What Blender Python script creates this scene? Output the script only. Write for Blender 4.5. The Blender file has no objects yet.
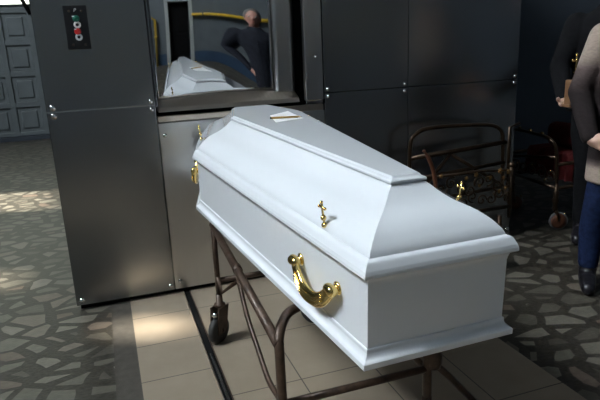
import bpy, bmesh, math, random
from mathutils import Vector, Matrix
random.seed(7)
C = bpy.context.scene.collection
SC = bpy.context.scene
PI = math.pi

# ------------------------------------------------------------------ camera
cam = bpy.data.objects.new('camera', bpy.data.cameras.new('camera'))
C.objects.link(cam)
cam.data.sensor_width = 36.0
cam.data.lens = 565.0 / 600.0 * 36.0
cam.data.clip_start = 0.02
TILT, ROLL, YAW, CAMZ = math.radians(14.9), math.radians(-2.6), math.radians(-18.6), 1.40
RM = Matrix.Rotation(YAW, 4, 'Z') @ Matrix.Rotation(PI / 2 - TILT, 4, 'X') @ Matrix.Rotation(ROLL, 4, 'Z')
cam.matrix_world = Matrix.Translation((0, 0, CAMZ)) @ RM
SC.camera = cam

# ------------------------------------------------------------------ light and exposure
SC.view_settings.view_transform = 'Standard'
SC.view_settings.look = 'None'
SC.view_settings.gamma = 1.0
SC.view_settings.use_curve_mapping = False
SC.view_settings.exposure = 0.0
world = bpy.data.worlds.new('daylight')
SC.world = world
world.use_nodes = True
bg = world.node_tree.nodes['Background']
bg.inputs[0].default_value = (0.62, 0.75, 1.0, 1)
bg.inputs[1].default_value = 1.2

sun = bpy.data.objects.new('sun', bpy.data.lights.new('sun', 'SUN'))
C.objects.link(sun)
SUN_DIR = Vector((0.85, -0.25, -0.45)).normalized()
sun.rotation_euler = SUN_DIR.to_track_quat('-Z', 'Y').to_euler()
sun.data.energy = 45.0
sun.data.angle = math.radians(1.7)
sun.data.color = (1.0, 0.93, 0.80)

def area(name, loc, target, sx, sy, energy, col):
    o = bpy.data.objects.new(name, bpy.data.lights.new(name, 'AREA'))
    C.objects.link(o)
    o.data.shape = 'RECTANGLE'
    o.data.size, o.data.size_y = sx, sy
    o.data.energy, o.data.color = energy, col
    o.location = loc
    o.rotation_euler = (Vector(target) - Vector(loc)).to_track_quat('-Z', 'Y').to_euler()
    return o
WINDOW_GLOW = 72.0          # frosted high window in the left wall
GATE_GLOW = 4.0             # frosted transom above the gate

# ------------------------------------------------------------------ materials
def new_mat(name):
    m = bpy.data.materials.new(name)
    m.use_nodes = True
    nt = m.node_tree
    return m, nt, nt.nodes['Principled BSDF']

def tex_coord(nt, scale=(1, 1, 1), rot=(0, 0, 0)):
    tc = nt.nodes.new('ShaderNodeTexCoord')
    mp = nt.nodes.new('ShaderNodeMapping')
    mp.inputs['Scale'].default_value = scale
    mp.inputs['Rotation'].default_value = rot
    nt.links.new(tc.outputs['Object'], mp.inputs['Vector'])
    return mp.outputs['Vector']

def ramp(nt, fac, stops, interp='LINEAR'):
    r = nt.nodes.new('ShaderNodeValToRGB')
    r.color_ramp.interpolation = interp
    els = r.color_ramp.elements
    els[0].position, els[1].position = stops[0][0], stops[-1][0]
    for p, c in stops[1:-1]:
        els.new(p)
    for e, (p, c) in zip(els, stops):
        e.color = (*c, 1) if len(c) == 3 else c
    nt.links.new(fac, r.inputs['Fac'])
    return r.outputs['Color']

def noise(nt, vec, scale, detail=4, rough=0.55):
    n = nt.nodes.new('ShaderNodeTexNoise')
    n.inputs['Scale'].default_value = scale
    n.inputs['Detail'].default_value = detail
    n.inputs['Roughness'].default_value = rough
    nt.links.new(vec, n.inputs['Vector'])
    return n.outputs['Fac']

def bump(nt, b, height, strength, dist=0.01):
    n = nt.nodes.new('ShaderNodeBump')
    n.inputs['Strength'].default_value = strength
    n.inputs['Distance'].default_value = dist
    nt.links.new(height, n.inputs['Height'])
    nt.links.new(n.outputs['Normal'], b.inputs['Normal'])

def simple(name, col, rough=0.5, metal=0.0, var=0.12, nscale=9.0, bmp=0.0, coat=0.0, stretch=(1, 1, 1), rvar=0.0):
    m, nt, b = new_mat(name)
    v = tex_coord(nt, stretch)
    f = noise(nt, v, nscale)
    lo = tuple(max(0, c * (1 - var)) for c in col)
    hi = tuple(min(1, c * (1 + var)) for c in col)
    nt.links.new(ramp(nt, f, [(0.3, lo), (0.7, hi)]), b.inputs['Base Color'])
    b.inputs['Roughness'].default_value = rough
    if rvar:
        nt.links.new(ramp(nt, f, [(0.3, (rough - rvar,) * 3), (0.7, (rough + rvar,) * 3)]), b.inputs['Roughness'])
    b.inputs['Metallic'].default_value = metal
    b.inputs['Coat Weight'].default_value = coat
    if rough >= 0.8: b.inputs['Specular IOR Level'].default_value = 0.12
    b.inputs['Coat Roughness'].default_value = 0.06
    if bmp:
        bump(nt, b, noise(nt, v, nscale * 6), bmp)
    return m

def glow(name, col, strength):
    m, nt, b = new_mat(name)
    v = tex_coord(nt)
    c = ramp(nt, noise(nt, v, 1.2), [(0.3, tuple(x * 0.85 for x in col)), (0.7, col)])
    nt.links.new(c, b.inputs['Emission Color'])
    b.inputs['Emission Strength'].default_value = strength
    b.inputs['Base Color'].default_value = (0.3, 0.3, 0.3, 1)
    b.inputs['Roughness'].default_value = 0.6
    return m

def mat_terrazzo():
    m, nt, b = new_mat('broken_stone_floor')
    v0 = tex_coord(nt, (0.75, 1.0, 1.0), (0, 0, 0.5))
    nz = nt.nodes.new('ShaderNodeTexNoise')
    nz.inputs['Scale'].default_value = 2.5
    nt.links.new(v0, nz.inputs['Vector'])
    mix = nt.nodes.new('ShaderNodeMixRGB')
    mix.blend_type = 'ADD'
    mix.inputs[0].default_value = 0.10
    nt.links.new(v0, mix.inputs[1])
    nt.links.new(nz.outputs['Color'], mix.inputs[2])
    def vor(feature):
        t = nt.nodes.new('ShaderNodeTexVoronoi')
        t.voronoi_dimensions = '2D'
        t.feature = feature
        t.inputs['Scale'].default_value = 8.2
        t.inputs['Randomness'].default_value = 0.95
        nt.links.new(mix.outputs[0], t.inputs['Vector'])
        return t
    edge, cell = vor('DISTANCE_TO_EDGE'), vor('F1')
    sep = nt.nodes.new('ShaderNodeSeparateColor')
    nt.links.new(cell.outputs['Color'], sep.inputs['Color'])
    # joint width differs from stone to stone
    th = nt.nodes.new('ShaderNodeMath'); th.operation = 'MULTIPLY_ADD'
    nt.links.new(sep.outputs['Green'], th.inputs[0])
    th.inputs[1].default_value = 0.20
    th.inputs[2].default_value = 0.075
    gt = nt.nodes.new('ShaderNodeMath'); gt.operation = 'SUBTRACT'
    nt.links.new(edge.outputs['Distance'], gt.inputs[0])
    nt.links.new(th.outputs[0], gt.inputs[1])
    sc = nt.nodes.new('ShaderNodeMath'); sc.operation = 'MULTIPLY'; sc.use_clamp = True
    nt.links.new(gt.outputs[0], sc.inputs[0]); sc.inputs[1].default_value = 45.0
    stone = ramp(nt, sep.outputs['Red'], [(0.0, (0.070, 0.062, 0.048)), (0.35, (0.118, 0.110, 0.086)), (0.7, (0.165, 0.150, 0.120)), (1.0, (0.115, 0.085, 0.065))])
    fine = noise(nt, v0, 60, 3)
    mort = ramp(nt, fine, [(0.3, (0.026, 0.023, 0.017)), (0.75, (0.046, 0.040, 0.031))])
    speck = nt.nodes.new('ShaderNodeMixRGB'); speck.blend_type = 'MULTIPLY'; speck.inputs[0].default_value = 0.6
    nt.links.new(stone, speck.inputs[1])
    nt.links.new(ramp(nt, noise(nt, v0, 25, 4), [(0.3, (0.65, 0.65, 0.65)), (0.7, (1, 1, 1))]), speck.inputs[2])
    mx = nt.nodes.new('ShaderNodeMixRGB')
    nt.links.new(sc.outputs[0], mx.inputs[0])
    nt.links.new(mort, mx.inputs[1]); nt.links.new(speck.outputs[0], mx.inputs[2])
    nt.links.new(mx.outputs[0], b.inputs['Base Color'])
    b.inputs['Roughness'].default_value = 0.42
    bump(nt, b, fine, 0.12)
    return m

def mat_tiles(name, px, py, ox, oy):
    m, nt, b = new_mat(name)
    tc = nt.nodes.new('ShaderNodeTexCoord')
    sep = nt.nodes.new('ShaderNodeSeparateXYZ')
    nt.links.new(tc.outputs['Object'], sep.inputs[0])
    def math_(op, a, bb):
        n = nt.nodes.new('ShaderNodeMath'); n.operation = op
        for i, x in enumerate((a, bb)):
            if isinstance(x, (int, float)): n.inputs[i].default_value = x
            elif x is not None: nt.links.new(x, n.inputs[i])
        return n.outputs[0]
    def dist(sock, p, o):                      # distance to the nearest joint
        f = math_('FRACT', math_('DIVIDE', math_('SUBTRACT', sock, o), p), None)
        return math_('MULTIPLY', math_('MINIMUM', f, math_('SUBTRACT', 1.0, f)), p)
    d = math_('MINIMUM', dist(sep.outputs[0], px, ox), dist(sep.outputs[1], py, oy))
    joint = math_('LESS_THAN', d, 0.0026)
    v = tex_coord(nt)
    tile = ramp(nt, noise(nt, v, 5, 6), [(0.25, (0.270, 0.220, 0.165)), (0.75, (0.325, 0.270, 0.205))])
    dirt = nt.nodes.new('ShaderNodeMixRGB'); dirt.blend_type = 'MULTIPLY'; dirt.inputs[0].default_value = 0.35
    nt.links.new(tile, dirt.inputs[1])
    nt.links.new(ramp(nt, noise(nt, v, 1.7, 6, 0.7), [(0.35, (0.7, 0.68, 0.64)), (0.65, (1, 1, 1))]), dirt.inputs[2])
    mx = nt.nodes.new('ShaderNodeMixRGB')
    nt.links.new(joint, mx.inputs[0])
    nt.links.new(dirt.outputs[0], mx.inputs[1]); mx.inputs[2].default_value = (0.06, 0.05, 0.042, 1)
    nt.links.new(mx.outputs[0], b.inputs['Base Color'])
    b.inputs['Roughness'].default_value = 0.38
    return m

def mat_steel(name, col=(0.50, 0.52, 0.54), rough=0.24, vertical=True):
    m, nt, b = new_mat(name)
    v = tex_coord(nt, (40, 40, 0.8) if vertical else (1.0, 40, 60))
    f = noise(nt, v, 1.0, 3)
    nt.links.new(ramp(nt, f, [(0.2, tuple(c * 0.96 for c in col)), (0.8, col)]), b.inputs['Base Color'])
    b.inputs['Roughness'].default_value = rough
    b.inputs['Metallic'].default_value = 1.0
    return m

M = {}
M['floor'] = mat_terrazzo()
M['tile_a'] = mat_tiles('beige_floor_tile', 0.333, 0.333, 0.006, 2.004)
M['tile_b'] = mat_tiles('beige_floor_tile_long', 0.334, 0.455, 0.338, 2.087)
M['steel'] = mat_steel('brushed_stainless_steel', (0.30, 0.31, 0.315), 0.27)
M['mirror'] = mat_steel('polished_stainless_steel', (0.62, 0.63, 0.63), 0.03)
M['bay_steel'] = mat_steel('pale_stainless_steel', (0.62, 0.62, 0.61), 0.30)
M['ledge'] = mat_steel('stainless_ledge', (0.60, 0.52, 0.44), 0.28, False)
M['black'] = simple('black_gap', (0.006, 0.006, 0.006), 0.8)
M['wall'] = simple('blue_grey_wall_paint', (0.145, 0.165, 0.18), 0.75, var=0.10, nscale=2.0, bmp=0.06)
M['wall_low'] = simple('dark_blue_dado_paint', (0.045, 0.085, 0.15), 0.55, var=0.15, nscale=3.0)
M['wall_dark'] = simple('dark_blue_wall_paint', (0.040, 0.050, 0.064), 0.75, var=0.12, nscale=2.0)
M['ceiling'] = simple('ceiling_paint', (0.08, 0.08, 0.08), 0.9, var=0.06, nscale=2.0)
M['gate'] = simple('grey_gate_paint', (0.13, 0.15, 0.155), 0.42, var=0.10, nscale=4.0)
M['frame_white'] = simple('white_frame_paint', (0.50, 0.52, 0.50), 0.5, var=0.06)
M['pipe_yellow'] = simple('yellow_pipe_paint', (0.62, 0.40, 0.03), 0.42, var=0.10)
M['white'] = simple('glossy_white_lacquer', (0.80, 0.83, 0.86), 0.14, var=0.015, nscale=3.0, coat=0.8)
M['gold'] = simple('polished_gold', (0.86, 0.64, 0.24), 0.16, 1.0, var=0.06)
M['paper'] = simple('white_paper', (0.86, 0.86, 0.85), 0.6, var=0.03, nscale=30)
M['pencil'] = simple('ochre_pencil_paint', (0.45, 0.27, 0.06), 0.4, var=0.08)
M['wood'] = simple('bare_pencil_wood', (0.62, 0.42, 0.22), 0.6)
M['graphite'] = simple('graphite', (0.03, 0.03, 0.03), 0.4)
M['brown_steel'] = simple('worn_brown_painted_steel', (0.070, 0.044, 0.030), 0.40, 0.35, var=0.55, nscale=22, bmp=0.15, rvar=0.12)
M['rubber'] = simple('dark_rubber', (0.030, 0.029, 0.027), 0.65, var=0.3, nscale=20)
M['grey_rubber'] = simple('pale_grey_tyre', (0.13, 0.13, 0.13), 0.6)
M['rust_hub'] = simple('reddish_brown_hub', (0.11, 0.04, 0.02), 0.5, 0.2, var=0.3)
M['chrome'] = simple('chrome', (0.72, 0.72, 0.70), 0.14, 1.0, var=0.05)
M['bronze'] = simple('dark_bronze', (0.05, 0.031, 0.019), 0.30, 0.75, var=0.4, nscale=18)
M['dull_brass'] = simple('dull_brass', (0.28, 0.16, 0.06), 0.3, 1.0, var=0.2)
M['brass'] = simple('bright_brass', (0.75, 0.50, 0.18), 0.2, 1.0, var=0.08)
M['dark_plate'] = simple('black_control_plate', (0.010, 0.010, 0.012), 0.45)
M['lamp_green'] = simple('green_button', (0.01, 0.16, 0.10), 0.3)
M['lamp_red'] = simple('red_button', (0.62, 0.02, 0.02), 0.3)
M['print_white'] = simple('white_print', (0.85, 0.85, 0.85), 0.5, var=0.02)
M['velvet'] = simple('dark_red_velvet', (0.095, 0.016, 0.016), 0.9, var=0.35, nscale=14, bmp=0.2)
M['dark_wood'] = simple('brown_wood', (0.17, 0.085, 0.04), 0.45, var=0.25, nscale=3, stretch=(1, 1, 8))
M['skin'] = simple('skin', (0.58, 0.36, 0.27), 0.5, var=0.06, nscale=12)
M['skin_red'] = simple('ruddy_skin', (0.50, 0.25, 0.19), 0.5, var=0.08, nscale=12)
M['eye'] = simple('eye_white', (0.75, 0.73, 0.70), 0.25)
M['iris'] = simple('dark_iris', (0.03, 0.02, 0.015), 0.2)
M['lip'] = simple('lip', (0.42, 0.16, 0.13), 0.5)
M['denim'] = simple('navy_denim', (0.008, 0.015, 0.045), 0.85, var=0.4, nscale=35, bmp=0.2)
M['boot'] = simple('black_leather', (0.010, 0.009, 0.012), 0.38, var=0.3, nscale=15)
M['black_cloth'] = simple('black_wool', (0.006, 0.006, 0.007), 0.95, var=0.3, nscale=40, bmp=0.2)
M['dark_jacket'] = simple('dark_navy_jacket', (0.018, 0.020, 0.028), 0.8, var=0.25, nscale=20, bmp=0.2)
M['hair_brown'] = simple('brown_hair', (0.06, 0.035, 0.02), 0.5, var=0.4, nscale=30, stretch=(3, 3, 0.4))
M['hair_black'] = simple('black_hair', (0.008, 0.007, 0.007), 0.5, var=0.3, nscale=30, stretch=(3, 3, 0.4))
M['hair_grey'] = simple('greying_hair', (0.10, 0.095, 0.09), 0.6, var=0.3, nscale=30)
M['window_glow'] = glow('frosted_window_glass', (0.86, 0.94, 1.0), WINDOW_GLOW)
M['gate_glow'] = glow('frosted_transom_glass', (0.90, 1.0, 0.80), GATE_GLOW)

def mat_coat():
    m, nt, b = new_mat('banded_knit_coat')
    tc = nt.nodes.new('ShaderNodeTexCoord')
    sep = nt.nodes.new('ShaderNodeSeparateXYZ')
    nt.links.new(tc.outputs['Object'], sep.inputs[0])
    n1 = nt.nodes.new('ShaderNodeMath'); n1.operation = 'DIVIDE'
    nt.links.new(sep.outputs[2], n1.inputs[0]); n1.inputs[1].default_value = 2.0
    beige, dark, mid = (0.36, 0.285, 0.235), (0.022, 0.017, 0.017), (0.12, 0.09, 0.085)
    col = ramp(nt, n1.outputs[0], [(0.0, beige), (0.350, beige), (0.364, mid), (0.380, dark), (0.555, dark), (0.615, mid), (0.655, beige)])
    k = nt.nodes.new('ShaderNodeMixRGB'); k.blend_type = 'MULTIPLY'; k.inputs[0].default_value = 0.5
    nt.links.new(col, k.inputs[1])
    nt.links.new(ramp(nt, noise(nt, tex_coord(nt, (1, 1, 3)), 45), [(0.35, (0.6, 0.6, 0.6)), (0.65, (1, 1, 1))]), k.inputs[2])
    nt.links.new(k.outputs[0], b.inputs['Base Color'])
    b.inputs['Roughness'].default_value = 0.95
    b.inputs['Specular IOR Level'].default_value = 0.12
    bump(nt, b, noise(nt, tex_coord(nt, (1, 1, 3)), 70), 0.3)
    return m
M['coat'] = mat_coat()

# ------------------------------------------------------------------ mesh builder
class MB:
    def __init__(self):
        self.v, self.f, self.s = [], [], []
    def add(self, verts, faces, smooth=False):
        o = len(self.v)
        self.v += [Vector(p) for p in verts]
        self.f += [tuple(i + o for i in f) for f in faces]
        self.s += [smooth] * len(faces)
        return self
    def box(self, x0, x1, y0, y1, z0, z1):
        v = [(x, y, z) for x in (x0, x1) for y in (y0, y1) for z in (z0, z1)]
        return self.add(v, [(0, 1, 3, 2), (4, 6, 7, 5), (0, 4, 5, 1), (2, 3, 7, 6), (0, 2, 6, 4), (1, 5, 7, 3)])
    def bbox(self, x0, x1, y0, y1, z0, z1, b=0.004):        # bevelled box
        bm = bmesh.new()
        bmesh.ops.create_cube(bm, size=1.0)
        for w in bm.verts:
            w.co = Vector(((x0 + x1) / 2 + w.co.x * (x1 - x0), (y0 + y1) / 2 + w.co.y * (y1 - y0), (z0 + z1) / 2 + w.co.z * (z1 - z0)))
        bmesh.ops.bevel(bm, geom=bm.edges[:], offset=b, segments=2, affect='EDGES', profile=0.5)
        bm.verts.index_update()
        self.add([w.co.copy() for w in bm.verts], [tuple(w.index for w in f.verts) for f in bm.faces])
        bm.free()
        return self
    def tube(self, pts, r, n=10, cap=True, flat=None):
        pts = [Vector(p) for p in pts]
        rs = r if isinstance(r, (list, tuple)) else [r] * len(pts)
        rings, up = [], None
        for i, p in enumerate(pts):
            t = (pts[min(i + 1, len(pts) - 1)] - pts[max(i - 1, 0)]).normalized()
            if up is None:
                up = Vector((0, 0, 1)) if abs(t.z) < 0.9 else Vector((1, 0, 0))
            a = (up - t * up.dot(t)).normalized()
            up = a
            b = t.cross(a)
            k = flat or 1.0
            rings.append([p + (a * math.cos(2 * PI * j / n) + b * math.sin(2 * PI * j / n) * k) * rs[i] for j in range(n)])
        o = [q for ring in rings for q in ring]
        f = [(i * n + j, i * n + (j + 1) % n, (i + 1) * n + (j + 1) % n, (i + 1) * n + j) for i in range(len(pts) - 1) for j in range(n)]
        self.add(o, f, True)
        if cap:
            base = len(self.v) - len(o)
            self.f.append(tuple(base + j for j in reversed(range(n)))); self.s.append(False)
            self.f.append(tuple(base + (len(pts) - 1) * n + j for j in range(n))); self.s.append(False)
        return self
    def lathe(self, prof, loc, axis=(0, 0, 1), n=20, smooth=True):   # prof: list of (radius, height along axis)
        ax = Vector(axis).normalized()
        a = Vector((1, 0, 0)) if abs(ax.x) < 0.9 else Vector((0, 1, 0))
        a = (a - ax * a.dot(ax)).normalized()
        b = ax.cross(a)
        L = Vector(loc)
        o = [L + ax * h + (a * math.cos(2 * PI * j / n) + b * math.sin(2 * PI * j / n)) * r for r, h in prof for j in range(n)]
        f = [(i * n + j, i * n + (j + 1) % n, (i + 1) * n + (j + 1) % n, (i + 1) * n + j) for i in range(len(prof) - 1) for j in range(n)]
        f.append(tuple(reversed(range(n))))
        f.append(tuple((len(prof) - 1) * n + j for j in range(n)))
        return self.add(o, f, smooth)
    def ball(self, c, r, n=14, m=9):
        rr = r if isinstance(r, (list, tuple)) else (r, r, r)
        c = Vector(c)
        v = [c + Vector((0, 0, -rr[2]))]
        for i in range(1, m):
            t = -PI / 2 + PI * i / m
            v += [c + Vector((rr[0] * math.cos(t) * math.cos(2 * PI * j / n), rr[1] * math.cos(t) * math.sin(2 * PI * j / n), rr[2] * math.sin(t))) for j in range(n)]
        v.append(c + Vector((0, 0, rr[2])))
        f = [(0, 1 + (j + 1) % n, 1 + j) for j in range(n)]
        for i in range(m - 2):
            f += [(1 + i * n + j, 1 + i * n + (j + 1) % n, 1 + (i + 1) * n + (j + 1) % n, 1 + (i + 1) * n + j) for j in range(n)]
        last = len(v) - 1
        f += [(1 + (m - 2) * n + j, 1 + (m - 2) * n + (j + 1) % n, last) for j in range(n)]
        return self.add(v, f, True)
    def chain(self, pts, rs, n=14):                      # closed tapered limb with ball ends
        self.tube(pts, rs, n)
        for p, r in zip(pts, rs):
            self.ball(p, r, n)
        return self
    def mesh(self, name, mat, shift=None):
        me = bpy.data.meshes.new(name)
        s = shift or Vector()
        me.from_pydata([tuple(p - s) for p in self.v], [], self.f)
        me.polygons.foreach_set('use_smooth', self.s)
        me.materials.append(mat)
        me.update()
        return me
    def build(self, name, mat, parent=None, local=False):
        sh = Vector()
        if not local:
            q = parent
            while q is not None:
                sh += q.location
                q = q.parent
        o = bpy.data.objects.new(name, self.mesh(name, mat, sh))
        C.objects.link(o)
        o.parent = parent
        return o

def smooth_path(pts, n=6):
    P = [Vector(p) for p in pts]
    out = []
    for i in range(len(P) - 1):
        p0, p1, p2, p3 = P[max(i - 1, 0)], P[i], P[i + 1], P[min(i + 2, len(P) - 1)]
        for k in range(n):
            t = k / n
            out.append(0.5 * ((2 * p1) + (p2 - p0) * t + (2 * p0 - 5 * p1 + 4 * p2 - p3) * t * t + (-p0 + 3 * p1 - 3 * p2 + p3) * t ** 3))
    out.append(P[-1])
    return out

def remesh(mb, voxel, iters=4):
    me = bpy.data.meshes.new('tmp')
    me.from_pydata([tuple(p) for p in mb.v], [], mb.f)
    o = bpy.data.objects.new('tmp', me)
    C.objects.link(o)
    r = o.modifiers.new('r', 'REMESH'); r.mode = 'VOXEL'; r.voxel_size = voxel
    s = o.modifiers.new('s', 'SMOOTH'); s.factor = 0.5; s.iterations = iters
    dg = bpy.context.evaluated_depsgraph_get()
    me2 = bpy.data.meshes.new_from_object(o.evaluated_get(dg))
    bpy.data.objects.remove(o); bpy.data.meshes.remove(me)
    me2.polygons.foreach_set('use_smooth', [True] * len(me2.polygons))
    return me2

def remesh_build(mb, name, mat, parent, voxel, iters=4):
    me = remesh(mb, voxel, iters)
    me.name = name
    me.materials.clear(); me.materials.append(mat)
    o = bpy.data.objects.new(name, me)
    C.objects.link(o); o.parent = parent
    return o

def thing(name, label, cat, loc=(0, 0, 0), rot=(0, 0, 0), group=None):
    o = bpy.data.objects.new(name, None)
    C.objects.link(o)
    o.empty_display_size = 0.1
    o.location = loc; o.rotation_euler = rot
    return tag(o, label, cat, group)
def tag(o, label, cat, group=None):
    o['label'] = label; o['category'] = cat
    if group: o['group'] = group
    return o
def struct(name, mb, mat, parent=None):
    o = mb.build(name, mat, parent)
    if parent is None: o['kind'] = 'structure'
    return o

# ------------------------------------------------------------------ the room
XL, XR, YB, YF, ZC = -6.5, 6.2, 11.7, -3.5, 12.4
struct('floor', MB().box(XL - 0.2, XR + 0.2, YF - 0.2, YB + 0.2, -0.2, 0.0), M['floor'])
struct('ceiling', MB().box(XL - 0.2, XR + 0.2, YF - 0.2, YB + 0.2, ZC, ZC + 0.2), M['ceiling'])
struct('trim_1', MB().box(0.006, 0.322, 0.0, 3.30, 0.0, 0.004), M['tile_a'])
struct('trim_2', MB().box(0.362, 1.672, 0.0, 3.30, 0.0, 0.004), M['tile_b'])

struct('trim_7', MB().box(-0.10, 0.006, 0.0, 3.26, 0.0, 0.002), simple('plain_mortar', (0.060, 0.053, 0.043), 0.6, var=0.2, nscale=25, bmp=0.1))

def wall_with_holes(axis, a, b, us, vs, holes):
    """wall between planes a and b on one axis; us, vs its extents; holes are (u0,u1,v0,v1)"""
    mb = MB()
    U = sorted({us[0], us[1], *[h[0] for h in holes], *[h[1] for h in holes]})
    V = sorted({vs[0], vs[1], *[h[2] for h in holes], *[h[3] for h in holes]})
    for i in range(len(U) - 1):
        for j in range(len(V) - 1):
            cu, cv = (U[i] + U[i + 1]) / 2, (V[j] + V[j + 1]) / 2
            if any(h[0] < cu < h[1] and h[2] < cv < h[3] for h in holes): continue
            if axis == 'x': mb.box(a, b, U[i], U[i + 1], V[j], V[j + 1])
            else: mb.box(U[i], U[i + 1], a, b, V[j], V[j + 1])
    return mb

def hole_for(px, py, hu, hv):                # pane in the left wall that lets the sun reach floor point (px, py)
    t = (px - XL) / SUN_DIR.x
    y, z = py - SUN_DIR.y * t, -SUN_DIR.z * t
    return (y - hu, y + hu, z - hv, z + hv)
HIGH = [(0.3, 2.3, 7.9, 11.3), (2.5, 4.5, 7.9, 11.3)]
PANES = [hole_for(0.16, 2.88, 0.13, 0.12), hole_for(-0.80, 4.0, 0.22, 0.14), hole_for(-1.00, 6.4, 0.45, 0.30), hole_for(-0.22, 0.70, 0.50, 0.20)]
struct('wall_left', wall_with_holes('x', XL - 0.2, XL, (YF - 0.2, YB + 0.2), (0, ZC), HIGH + PANES), M['wall'])
for i, h in enumerate(HIGH):
    fr = struct('window_%d' % (i + 1), MB().box(XL - 0.16, XL - 0.10, h[0], h[0] + 0.05, h[2], h[3]).box(XL - 0.16, XL - 0.10, h[1] - 0.05, h[1], h[2], h[3])
                .box(XL - 0.16, XL - 0.10, h[0], h[1], h[2], h[2] + 0.05).box(XL - 0.16, XL - 0.10, h[0], h[1], h[3] - 0.05, h[3])
                .box(XL - 0.16, XL - 0.10, (h[0] + h[1]) / 2 - 0.02, (h[0] + h[1]) / 2 + 0.02, h[2], h[3]), M['frame_white'])
    MB().box(XL - 0.15, XL - 0.14, h[0], h[1], h[2], h[3]).build('window_pane', M['window_glow'], fr)

# far wall with the grey panelled gate and its bright transom
GX0, GX1, GZ = -3.6, -0.55, 2.385
struct('wall_back', wall_with_holes('y', YB, YB + 0.2, (XL - 0.2, XR + 0.2), (0, ZC), [(GX0, GX1, 0, GZ), (GX0, GX1, GZ + 0.02, GZ + 0.9)]), M['wall'])
tr = struct('window_3', MB().box(GX0, GX1, YB + 0.02, YB + 0.12, GZ, GZ + 0.02).box(GX0, GX1, YB + 0.02, YB + 0.12, GZ + 0.86, GZ + 0.90), M['frame_white'])
MB().box(GX0, GX1, YB + 0.06, YB + 0.07, GZ + 0.02, GZ + 0.86).build('window_pane', M['gate_glow'], tr)
g = MB()
g.box(GX0, GX1, YB + 0.04, YB + 0.09, 0, GZ)
ncol, nrow = 6, 4
cw, rh = (GX1 - GX0) / ncol, (GZ - 0.16) / nrow
for i in range(ncol + 1):
    g.bbox(GX0 + i * cw - 0.045, GX0 + i * cw + 0.045, YB + 0.005, YB + 0.05, 0, GZ, 0.006)
for j in range(nrow + 1):
    g.bbox(GX0, GX1, YB + 0.008, YB + 0.05, 0.08 + j * rh - 0.05, 0.08 + j * rh + 0.05, 0.006)
for i in range(ncol):
    for j in range(nrow):
        g.bbox(GX0 + i * cw + 0.12, GX0 + (i + 1) * cw - 0.12, YB + 0.015, YB + 0.05, 0.08 + j * rh + 0.12, 0.08 + (j + 1) * rh - 0.12, 0.012)
struct('door_1', g, M['gate'])
struct('trim_3', MB().box(GX0, GX1, YB - 0.25, YB, 0, 0.07), M['wall_dark'])
# gate closer arm
ga = thing('door_closer', 'black bent door closer arm at the top of the grey gate', 'door closer', (-1.15, YB, 2.42))
MB().tube([(-1.18, YB - 0.06, 2.62), (-1.10, YB - 0.08, 2.42), (-1.02, YB - 0.06, 2.22)], 0.035, 8).build('arm', M['black'], ga)
MB().tube([(-0.92, YB - 0.06, 2.62), (-0.97, YB - 0.08, 2.45), (-1.00, YB - 0.06, 2.36)], 0.025, 8).build('arm', M['black'], ga)
MB().bbox(-1.25, -1.0, YB - 0.10, YB, 2.60, 2.68).build('bracket', M['black'], ga)

struct('wall_right', MB().box(XR, XR + 0.2, YF - 0.2, YB + 0.2, 0, ZC), M['wall_dark'])
struct('trim_4', MB().box(2.72, XR, 5.3, 5.45, 0, ZC), M['wall_dark'])       # dark cross wall right of the furnace
# wall behind the camera, seen mirrored in the furnace door
DX0, DX1, DZ = 1.02, 1.92, 2.22
struct('wall_front', wall_with_holes('y', YF - 0.2, YF, (XL - 0.2, XR + 0.2), (0.40, ZC), [(DX0, DX1, 0.40, DZ)]), M['wall'])
struct('trim_5', wall_with_holes('y', YF - 0.2, YF, (XL - 0.2, XR + 0.2), (0, 0.40), [(DX0, DX1, 0, 0.40)]), M['wall_low'])
struct('trim_6', MB().box(DX0 - 0.14, DX0, YF - 0.02, YF + 0.04, 0, DZ + 0.12).box(DX1, DX1 + 0.14, YF - 0.02, YF + 0.04, 0, DZ + 0.12)
       .box(DX0, DX1, YF - 0.02, YF + 0.04, DZ, DZ + 0.12), M['frame_white'])
struct('door_2', MB().box(DX0, DX1, YF - 0.18, YF - 0.14, 0, DZ).bbox(DX0 + 0.1, DX1 - 0.1, YF - 0.14, YF - 0.125, 0.2, 1.0).bbox(DX0 + 0.1, DX1 - 0.1, YF - 0.14, YF - 0.125, 1.15, 2.05), M['black'])
gp = thing('gas_pipe', 'yellow gas pipe running along the wall, mirrored in the furnace door', 'pipe', (2.0, YF, 1.75))
MB().tube([(2.02, YF + 0.09, 1.75), (XR - 0.06, YF + 0.09, 1.75)], 0.05, 12).build('horizontal_pipe', M['pipe_yellow'], gp)
MB().tube([(4.75, YF + 0.09, 1.75), (4.75, YF + 0.09, ZC - 0.3)], 0.05, 12).build('riser', M['pipe_yellow'], gp)
for x in (2.5, 3.7, 5.2):
    MB().box(x - 0.02, x + 0.02, YF + 0.002, YF + 0.15, 1.69, 1.81).build('clip', M['wall_dark'], gp)
gp2 = thing('gas_riser', 'yellow gas riser left of the dark doorway, mirrored in the furnace door', 'pipe', (0.45, YF, 0))
MB().tube([(0.45, YF + 0.09, 0.0), (0.45, YF + 0.09, 1.62), (0.25, YF + 0.09, 1.70), (-0.9, YF + 0.09, 1.70)], 0.045, 12).build('riser', M['pipe_yellow'], gp2)
MB().lathe([(0.05, 0), (0.075, 0.01), (0.075, 0.05), (0.05, 0.06)], (0.45, YF + 0.09, 1.0)).build('coupling', M['pipe_yellow'], gp2)

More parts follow.
